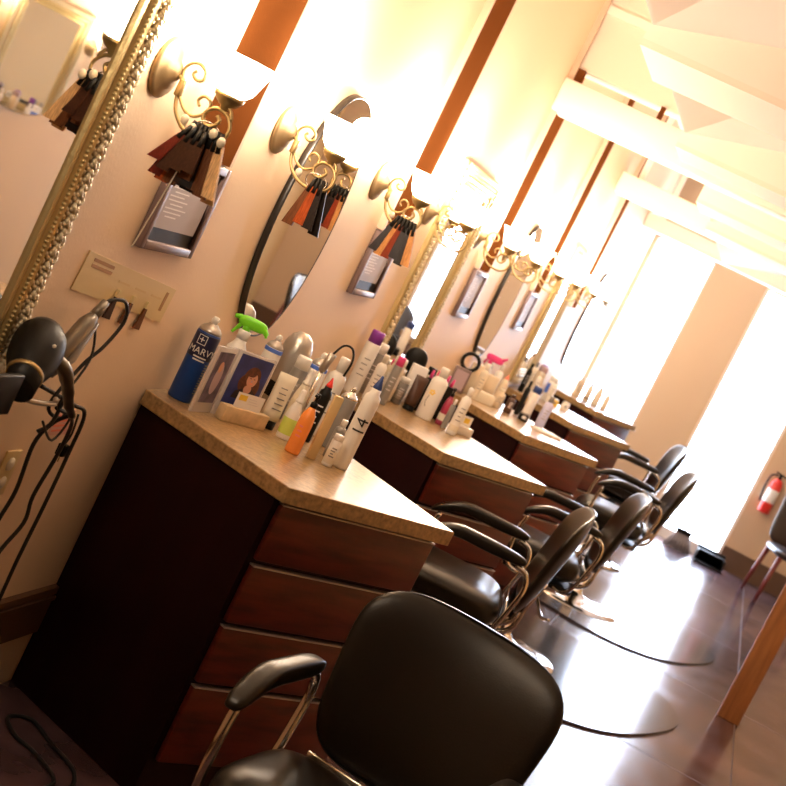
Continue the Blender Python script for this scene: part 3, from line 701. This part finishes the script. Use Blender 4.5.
# --- fourth counter
bottle('tall beige bottle with mauve cap on the fourth counter', .15, 9.99, .21, .034, CREAM, LILAC, G4, 'cyl')
bottle('thin black bottle at the near end of the fourth counter', .09, 9.86, .20, .018, PLASTIC, PLASTIC, G4, 'flip')
bottle('slim white bottle beside the thin black bottle on the fourth counter', .17, 9.85, .18, .02, WHITEP, WHITEP, G4, 'flip')
bottle('dark purple bottle at the back of the fourth counter', .13, 10.16, .21, .024, mat('plum_plastic', (.09, .04, .08), .4), PURPLE, G4, 'cyl')
bottle('white bottle with bright blue label on the fourth counter', .22, 10.16, .17, .028, WHITEP, WHITEP, G4, 'cyl', (.3, .7, BLUEL))
bottle('small yellow jar on the fourth counter', .30, 10.05, .05, .028, YELLOW, IVORY, G4, 'cyl', name='jar', cat='jar')
bottle('white flip cap bottle behind the yellow jar on the fourth counter', .25, 10.08, .17, .024, WHITEP, WHITEP, G4, 'flip')
bottle('slim clear bottle at the back of the fourth counter', .06, 10.30, .20, .022, IVORY, GREYP, G4, 'flip')
bottle('short white jar at the outer end of the fourth counter', .37, 10.12, .06, .026, WHITEP, IVORY, G4, 'cyl', name='jar', cat='jar')
# --- farthest counter
bottle('peach bottle at the near end of the farthest counter', .20, 12.1, .17, .03, CREAM, IVORY, G5, 'flip')
bottle('peach bottle with dark stripe on the farthest counter', .28, 12.16, .16, .026, CREAM, BROWNP, G5, 'flip', (.1, .2, BROWNP))
bottle('white pump bottle with grey top on the farthest counter', .36, 12.14, .19, .03, IVORY, GREYP, G5, 'pump')
bottle('cream pump bottle with grey top at the outer end of the farthest counter', .43, 12.22, .16, .026, CREAM, GREYP, G5, 'pump')
# ------------------------------------------------------------------ colour chart on the wall
OCHRE = mat('ochre_print', (.34, .16, .03), .5)
t = thing('colour_chart', 'yellowed hair colour chart card with three brown swatches taped to the wall', 'colour chart', (0, 3.40, 1.155), 0)
b = MB(); tilt = -.10
M = Matrix.Rotation(tilt, 4, 'X'); b.M = M
b.box((0, -.29, -.042), (.003, .29, .052), CARDY); b.build('card', t)
for z in (.034, .020): b = MB(); b.M = M; b.box((.003, -.25, z), (.0036, -.13, z+.008), OCHRE); b.build('printed_bar', t)
for q in range(3): b = MB(); b.M = M; b.box((.003, -.07+.11*q, .012), (.0036, .0+.11*q, .017), TAN); b.build('printed_dash', t)
v, f = text_mesh('1', .075, TAN); b = MB(); b.M = M
b.add([(.0034+max(p.z, 0), p.x*2.2+.245, p.y+.008) for p in v], f, OCHRE, False); b.build('numeral', t)
for q in range(3):
    b = MB(); y = -.05+.1*q; b.M = M
    b.add([(x, y+s_*w, z) for x in (.004, .009) for s_, w, z in ((-1, .007, -.022), (1, .007, -.022), (1, .020, -.078), (-1, .020, -.078))], [(0,1,2,3), (7,6,5,4), (0,4,5,1), (1,5,6,2), (2,6,7,3), (3,7,4,0)], H[(1, 5, 5)[q]], False)
    s_ = b.build('hair_swatch', t)
    b = MB(); b.M = M; b.box((.003, y-.008, -.022), (.010, y+.008, -.004), CARDY); b.build('clip', s_)

# ------------------------------------------------------------------ dryer holder, dryer, irons and cords
t = thing('tool_holder', 'black wall mounted holder for hair tools under the gold mirror', 'tool holder', (0, 2.76, .95), 0)
b = MB(); b.box((0, -.16, -.06), (.012, .22, .07), PLASTIC, .003); b.build('back_plate', t)
b = MB()
b.box((.012, -.16, -.045), (.16, -.05, -.03), PLASTIC, .003); b.box((.012, -.16, -.03), (.16, -.145, .06), PLASTIC, .003); b.box((.145, -.145, -.03), (.16, -.02, .055), PLASTIC, .003); b.build('bin', t)
b = MB(); b.tube([(.012, .17, -.03), (.06, .17, -.035), (.10, .20, -.035), (.12, .25, -.03), (.10, .30, -.03)], .006, STEEL, res=4); b.build('hook', t)
t = thing('hair_dryer', 'black hair dryer with curved bronze handle hanging in the wall holder', 'hair dryer', (.10, 2.865, 1.03), 0)
b = MB()
ax = Vector((.35, -.80, -.55)).normalized(); M = ax.to_track_quat('Z', 'Y').to_matrix().to_4x4(); b.M = M
b.lathe([(0, -.075), (.022, -.075), (.04, -.068), (.052, -.045), (.056, -.01), (.052, .03), (.042, .06), (.036, .075), (.034, .12), (.03, .12), (0, .118)], PLASTIC, n=24); b.build('housing', t)
b = MB(); b.M = M; b.lathe([(.0365, .068), (.0385, .07), (.0385, .078), (.036, .08)], BRASS); b.build('ring', t)
b = MB(); b.tube([(.03, .03, .0), (.04, .07, -.015), (.035, .14, -.06), (.02, .22, -.11), (.015, .28, -.145)], [.015, .016, .014, .012, .009], mat('bronze_handle', (.11, .085, .05), .3, metal=.5), n=12, res=5); b.build('handle', t)
b = MB(); b.ball((.045, -.03, .035), (.004, .006, .004), IVORY, 5); b.build('button', t); DRYER = t
IRONM = mat('iron_grey', (.20, .17, .13), .35, metal=.5)
t = thing('flat_iron', 'silver flat iron with curled black cord hanging beside the black dryer', 'flat iron', (.07, 3.09, 1.06), 0)
d = Vector((0, .11, .13)).normalized()
b = MB(); a0 = Vector((0, -.07, -.075)); a1 = Vector((0, .035, .05))
b.tube([a0, a0+(a1-a0)*.4, a0+(a1-a0)*.85, a1], [.014, .02, .02, .012], IRONM, n=10); b.build('upper_arm', t)
b = MB(); o_ = Vector((.0, .038, -.028)); b.tube([a0+o_*.6, a0+o_+(a1-a0)*.4, a1+o_*.5], [.012, .016, .012], GREYP, n=10); b.build('lower_arm', t)
b = MB(); b.tube([a1, a1+d*.045], [.012, .010], IRONM, n=10); b.build('swivel', t)
b = MB(); b.tube([a1+d*.045, a1+d*.062+Vector((.01, .01, 0)), a1+Vector((.02, .09, .045)), a1+Vector((.02, .125, .0)), a1+Vector((.01, .10, -.07)), a1+Vector((.0, .06, -.12)), (0, .02, -.17), (.01, .09, -.20), (0, .12, -.16), (.01, .06, -.12), (.02, .03, -.20), (.01, .0, -.23)], .0045, RUBBER, res=6); b.build('cord', t)
b = MB(); b.tube([a1+Vector((.0, .03, -.02)), a1+Vector((.015, .05, -.1)), (.02, .02, -.16), (.02, .11, -.19), (.02, .07, -.25), (.02, -.02, -.20)], .003, RUBBER, res=5); b.build('lead', t)
IRON = t
t = thing('curling_iron', 'dark curling iron with tan tip hanging under the black hair dryer', 'curling iron', (.05, 2.99, .96), 0)
b = MB(); b.tube([(0, .02, .04), (0, -.03, -.03)], [.013, .012], PLASTIC, n=10); b.build('handle', t)
b = MB(); b.tube([(0, -.03, -.03), (0, -.06, -.075)], [.010, .009], BRASS, n=10); b.build('barrel', t); CURL = t
def cord(par, pts, r=.005):
    L = par.location; b = MB(); b.tube([(p[0]-L[0], p[1]-L[1], p[2]-L[2]) for p in pts], r, RUBBER, res=6); b.build('power_cord', par)
cord(DRYER, [(.116, 3.142, .888), (.08, 3.15, .85), (.05, 3.17, .78), (.05, 3.19, .66), (.045, 3.18, .57), (.045, 3.16, .42), (.05, 3.15, .2), (.10, 3.16, .02), (.2, 3.2, .006)])
cord(IRON, [(.085, 3.12, .89), (.07, 3.24, .86), (.05, 3.325, .82), (.045, 3.335, .74), (.04, 3.32, .63), (.045, 3.325, .56), (.04, 3.27, .47), (.04, 3.24, .3), (.06, 3.25, .05), (.10, 3.27, .006)])
cord(CURL, [(.055, 3.06, .93), (.06, 3.25, .885), (.05, 3.37, .85), (.045, 3.395, .74), (.045, 3.395, .60), (.04, 3.40, .45), (.035, 3.415, .33), (.035, 3.41, .2), (.07, 3.42, .03), (.15, 3.45, .006)])
b = MB(); b.tube([(.27, 3.16, .0055), (.34, 3.28, .0055), (.36, 3.42, .0055), (.26, 3.50, .0055), (.18, 3.53, .0055), (.12, 3.60, .0055), (.16, 3.66, .0055), (.25, 3.60, .0055), (.36, 3.53, .0055), (.40, 3.42, .0055), (.36, 3.30, .0055), (.43, 3.20, .0055), (.50, 3.12, .0055), (.46, 3.0, .0055)], .0055, RUBBER, res=6)
tag(b.build('extension_cord'), 'tangled black cord lying on the floor beside the nearest cabinet', 'cord')
t = thing('power_plug', 'small black plug with pale tag dangling between the hanging cords', 'plug', (.03, 3.385, .76), 0)
b = MB(); b.box((-.01, -.012, -.03), (.012, .012, .0), PLASTIC, .003); b.build('plug_body', t)
b = MB()
for s_ in (-.006, .006): b.box((-.001, s_-.0015, -.048), (.001, s_+.0015, -.03), BRASS)
b.build('prong', t)
b = MB(); b.tube([(0, 0, 0), (.004, .004, .03), (.0, .0, .08)], .003, RUBBER, n=6, res=3); b.build('lead', t)
t = thing('warning_tag', 'pinkish paper warning tag on a hanging cord beside the plug', 'tag', (0, 3.385, .80), 0)
b = MB(); b.box((0, -.05, -.03), (.0015, .05, .035), mat('pink_tag', (.72, .42, .32), .6)); b.build('paper', t)
b = MB()
for q in range(4): b.box((.0015, -.04, -.02+.013*q), (.002, .035-.01*(q % 2), -.015+.013*q), CORAL)
b.build('printed_lines', t)
t = thing('wall_outlet', 'cream wall outlet low on the wall left of the hanging cords', 'outlet', (0, 3.20, .68), 0)
b = MB(); b.box((0, -.036, -.058), (.006, .036, .058), CARDY, .002); b.build('cover_plate', t)
b = MB()
for z in (-.024, .024): b.lathe([(0, .006), (.017, .006), (.016, .009), (0, .009)], IVORY, c=(0, 0, z), axis='x', n=16)
b.build('sockets', t)

# ------------------------------------------------------------------ salon chairs (local: faces -y, origin on the floor under the seat)
def make_chair(label, x, y, rz, lift=0., first=None):
    t = thing('salon_chair', label, 'chair', (x, y, 0), rz, 'black hydraulic salon chairs')
    if first:
        for ch in list(first.children):
            c = ch.copy(); COL.objects.link(c); c.parent = t
            if not ch.name.startswith('base'): c.location = (ch.location.x, ch.location.y, ch.location.z+lift)
            for g in ch.children:
                d = g.copy(); COL.objects.link(d); d.parent = c
        return t
    MB.base = Matrix.Diagonal((1, .86, 1, 1))
    def seatfn(p):
        p.z += -.045*max(0, (-p.y-.12)/.14)**2*(1 if p.z > -.02 else .3) + .02*(p.x/.25)**2*(p.z > 0)
        return p
    b = MB(); b.cushion((0, -.035, .428), (.238, .240, .066), VINYL, 4.5, 2.8, 14, seatfn); b.build('seat', t)
    b = MB(); b.box((-.20, -.19, .335), (.20, .20, .362), PLASTIC, .008); b.build('seat_pan', t)
    def backfn(p):
        f = (p.z+.2)/.4
        p.x *= .86+.14*min(1, max(0, f)*1.2)
        p.y += -.55*p.x*p.x*1.0 + .26*(p.z+.2) + (.02*(1-(p.x/.25)**2) if p.y < 0 else 0)
        p.z += -.10*p.x*p.x
        return p
    b = MB(); b.cushion((.006, .258, .676), (.262, .038, .208), VINYL, 4.2, 2.5, 16, backfn, 'xz'); b.build('backrest', t)
    b = MB(); b.tube([(-.07, .20, .36), (-.07, .275, .40), (-.07, .292, .50), (-.07, .32, .60)], .012, CHROME, res=4); b.tube([(.07, .20, .36), (.07, .275, .40), (.07, .292, .50), (.07, .32, .60)], .012, CHROME, res=4)
    b.box((-.19, .212, .425), (.19, .222, .475), CHROME, .003); b.build('back_bracket', t)
    for s_ in (-1, 1):
        X = s_*.252
        b = MB()
        b.tube([(X, -.185, .60), (X, -.20, .50), (X, -.19, .40), (X, -.16, .355), (X, -.10, .345), (s_*.20, -.05, .348)], .011, CHROME, res=5, n=10)
        b.tube([(X, .17, .640), (X, .222, .622), (X, .238, .57), (X, .218, .48), (X, .185, .385), (X*.95, .15, .347), (s_*.19, .10, .348)], .011, CHROME, res=5, n=10)
        fr = b.build('arm_frame', t)
        b = MB()
        def padfn(p, X=X):
            f = (-p.y-.06)/.18
            if f > 0: p.z -= .075*f**1.6
            return p
        b.cushion((X, -.012, .660), (.028, .215, .022), VINYL, 4, 3, 10, padfn); b.build('armrest_pad', t)
    MB.base = Matrix.Identity(4)
    b = MB(); b.lathe([(.042, .10), (.042, .30), (.05, .305), (.05, .335), (0, .335)], PLASTIC, n=20); b.build('pump_sleeve', t)
    b = MB(); b.lathe([(0, .0), (.29, .0), (.295, .006), (.285, .016), (.20, .028), (.09, .040), (.055, .055), (.036, .075), (.034, .31), (0, .31)], CHROME, n=40); b.build('base', t)
    b = MB(); b.tube([(-.05, -.19, .33), (-.16, -.26, .26), (-.17, -.36, .16), (-.17, -.40, .135), (.17, -.40, .135), (.17, -.36, .16), (.16, -.26, .26), (.05, -.19, .33)], .010, CHROME, n=8); b.build('footrest', t)
    b = MB(); b.tube([(.03, .05, .26), (.20, .10, .20), (.27, .13, .215)], .008, CHROME, res=3); b.build('pump_lever', t)
    return t
c0 = make_chair('black salon chair in the foreground at the bottom, turned toward the camera', 1.075, 2.99, -.16)
make_chair('second black salon chair, in front of the second styling station facing the wall', .805, 5.25, -1.43, .09, c0)
make_chair('third black salon chair, directly behind the second one', .90, 7.05, -1.40, .05, c0)
make_chair('fourth black salon chair, raised high on its pump with chrome arm loops', 1.03, 9.0, -1.42, .11, c0)
make_chair('farthest black salon chair, in front of the beige back wall', .87, 10.9, -1.35, .11, c0)

# floor mats
def mat_obj(label, cx, cy, rz):
    pts = []
    for k in range(48):
        a = 2*PI*k/48; q = 2.6
        r = (abs(math.cos(a))**q + abs(math.sin(a))**q)**(-1/q)
        pts.append((cx+.62*r*math.cos(a)*math.cos(rz)-.85*r*math.sin(a)*math.sin(rz), cy+.62*r*math.cos(a)*math.sin(rz)+.85*r*math.sin(a)*math.cos(rz)))
    b = MB(); b.prism(pts, 0.0009, .012, mat('mat_black', (.05, .045, .05), .16), .004)
    return tag(b.build('floor_mat'), label, 'mat', 'glossy floor mats under the chairs')
# extra furniture at the right
t = thing('wood_post', 'square brown wooden post standing on the floor at the right edge', 'post', (2.06, 8.12, 0), -.05)
b = MB(); b.box((-.06, -.06, 0), (.06, .06, HC), POSTW, .004); b.build('shaft', t)
t = thing('side_chair', 'dark leather side chair with reddish wooden legs at the right edge by the back wall', 'chair', (2.36, 13.2, 0), .25)
b = MB(); b.cushion((0, 0, .45), (.25, .25, .045), mat('brown_leather', (.022, .013, .011), .35), 5, 3, 10); b.build('seat', t)
b = MB(); b.cushion((0, .25, .74), (.24, .03, .27), bpy.data.materials['brown_leather'], 6, 3, 10, lambda p: Vector((p.x, p.y+.16*(p.z+.27), p.z)), 'xz'); b.build('backrest', t)
for sx_ in (-1, 1):
    for sy_ in (-1, 1):
        b = MB(); b.tube([(sx_*.20, sy_*.20, .42), (sx_*.235, sy_*.235, 0)], [.024, .016], LEGW, n=8); b.build('leg', t)
t = thing('fire_extinguisher', 'red fire extinguisher with white label hanging on the back wall', 'fire extinguisher', (1.96, YB-.07, .62), 0)
b = MB(); b.lathe([(0, 0), (.05, 0), (.055, .01), (.055, .27), (.04, .31), (.018, .325), (0, .325)], RED, n=20); b.build('cylinder', t)
b = MB(); b.lathe([(.0555, .10), (.056, .102), (.056, .22), (.0555, .222)], PAPERW, n=20); b.build('label_band', t)
b = MB(); b.tube([(0, 0, .325), (0, 0, .36)], .014, PLASTIC); b.tube([(-.05, 0, .375), (.05, 0, .36)], .008, PLASTIC); b.build('valve', t)
b = MB(); b.tube([(-.02, 0, .35), (-.075, 0, .33), (-.085, 0, .2), (-.07, 0, .08)], .009, PLASTIC, res=4); b.build('hose', t)
b = MB(); b.box((-.02, .05, .12), (.02, .0701, .26), STEEL); b.build('wall_bracket', t)
# broom and lobby dustpan
t = thing('dustpan', 'black upright dustpan with long thin handle leaning by the glazed door', 'dustpan', (1.74, 13.62, 0), .1)
b = MB(); b.box((-.13, -.10, .002), (.13, .10, .02), PLASTIC, .003); b.box((-.13, .08, .02), (.13, .10, .14), PLASTIC, .003)
for s_ in (-.13, .115): b.box((s_, -.06, .02), (s_+.015, .08, .11), PLASTIC, .003)
b.box((-.115, -.02, .10), (.115, .08, .115), PLASTIC); b.build('pan', t)
b = MB(); b.tube([(.03, .09, .12), (.02, .12, .70)], .008, STEEL); b.build('handle', t)
b = MB(); b.tube([(.02, .12, .70), (.018, .127, .84)], .013, PLASTIC); b.build('grip', t)
t = thing('broom', 'grey bristled broom head standing beside the black dustpan', 'broom', (1.44, 13.66, 0), .2)
b = MB(); n = 14
for k in range(n):
    f = k/(n-1)-.5; b.tube([(f*.10, 0, .16), (f*.24, -.02*(k % 2), .003)], [.012, .013], BRISTLE, n=5)
b.build('bristles', t)
b = MB(); b.box((-.07, -.02, .15), (.07, .02, .19), PLASTIC, .005); b.build('head_block', t)
b = MB(); b.tube([(0, 0, .19), (.03, .20, .98)], .010, CARDY); b.build('handle', t)
mat_obj('glossy floor mat beside the third chair, nearest the camera', 1.12, 7.15, -.35)
mat_obj('glossy floor mat under the fourth chair, farther away', 1.25, 9.25, -.35)

# ------------------------------------------------------------------ added ceiling fill light and world
def area(n, loc, rot, sx, sy, e, col):
    L = bpy.data.lights.new(n, 'AREA'); L.shape = 'RECTANGLE'; L.size = sx; L.size_y = sy; L.energy = e; L.color = col
    o = bpy.data.objects.new(n, L); COL.objects.link(o); o.location = loc; o.rotation_euler = rot; return o
for y_, z_ in ((4.47, 2.335), (6.25, 2.335), (8.25, 2.345), (9.6, 2.345)): area('added_trough_fill', (1.95, y_, z_), (PI, 0, 0), 2.2, .2, 9, (1, .94, .90))  # upward fill lights added inside the troughs to brighten ceiling and sails
wd = bpy.data.worlds.new('room_world'); S.world = wd; wd.use_nodes = True
wd.node_tree.nodes['Background'].inputs[0].default_value = (.9, .8, .7, 1); wd.node_tree.nodes['Background'].inputs[1].default_value = .3

# ------------------------------------------------------------------ camera
yaw, pitch, roll, fpx = math.radians(11.8216), math.radians(6.34322), math.radians(26.23465), 1530.7
fw = Vector((-math.sin(yaw)*math.cos(pitch), math.cos(yaw)*math.cos(pitch), -math.sin(pitch)))
r0 = Vector((math.cos(yaw), math.sin(yaw), 0)); u0 = r0.cross(fw)
cr, sr = math.cos(roll), math.sin(roll)
ri = r0*cr + u0*sr; ui = u0*cr - r0*sr
cam = bpy.data.cameras.new('camera'); co = bpy.data.objects.new('camera', cam); COL.objects.link(co)
m = Matrix.Identity(4)
for i in range(3): m[i][0] = ri[i]; m[i][1] = ui[i]; m[i][2] = -fw[i]
m[0][3], m[1][3], m[2][3] = 1.4044, 0, 1.62
co.matrix_world = m
cam.sensor_width = 36; cam.lens = fpx*36/786; cam.clip_start = .05
cam.dof.use_dof = True; cam.dof.focus_distance = 4.0; cam.dof.aperture_fstop = 6.5
S.camera = co
S.view_settings.view_transform = 'Standard'; S.view_settings.look = 'None'
S.view_settings.exposure = .92; S.view_settings.gamma = 1; S.view_settings.use_curve_mapping = False
S.cycles.use_denoising = True; S.cycles.max_bounces = 8; S.cycles.sample_clamp_indirect = 6
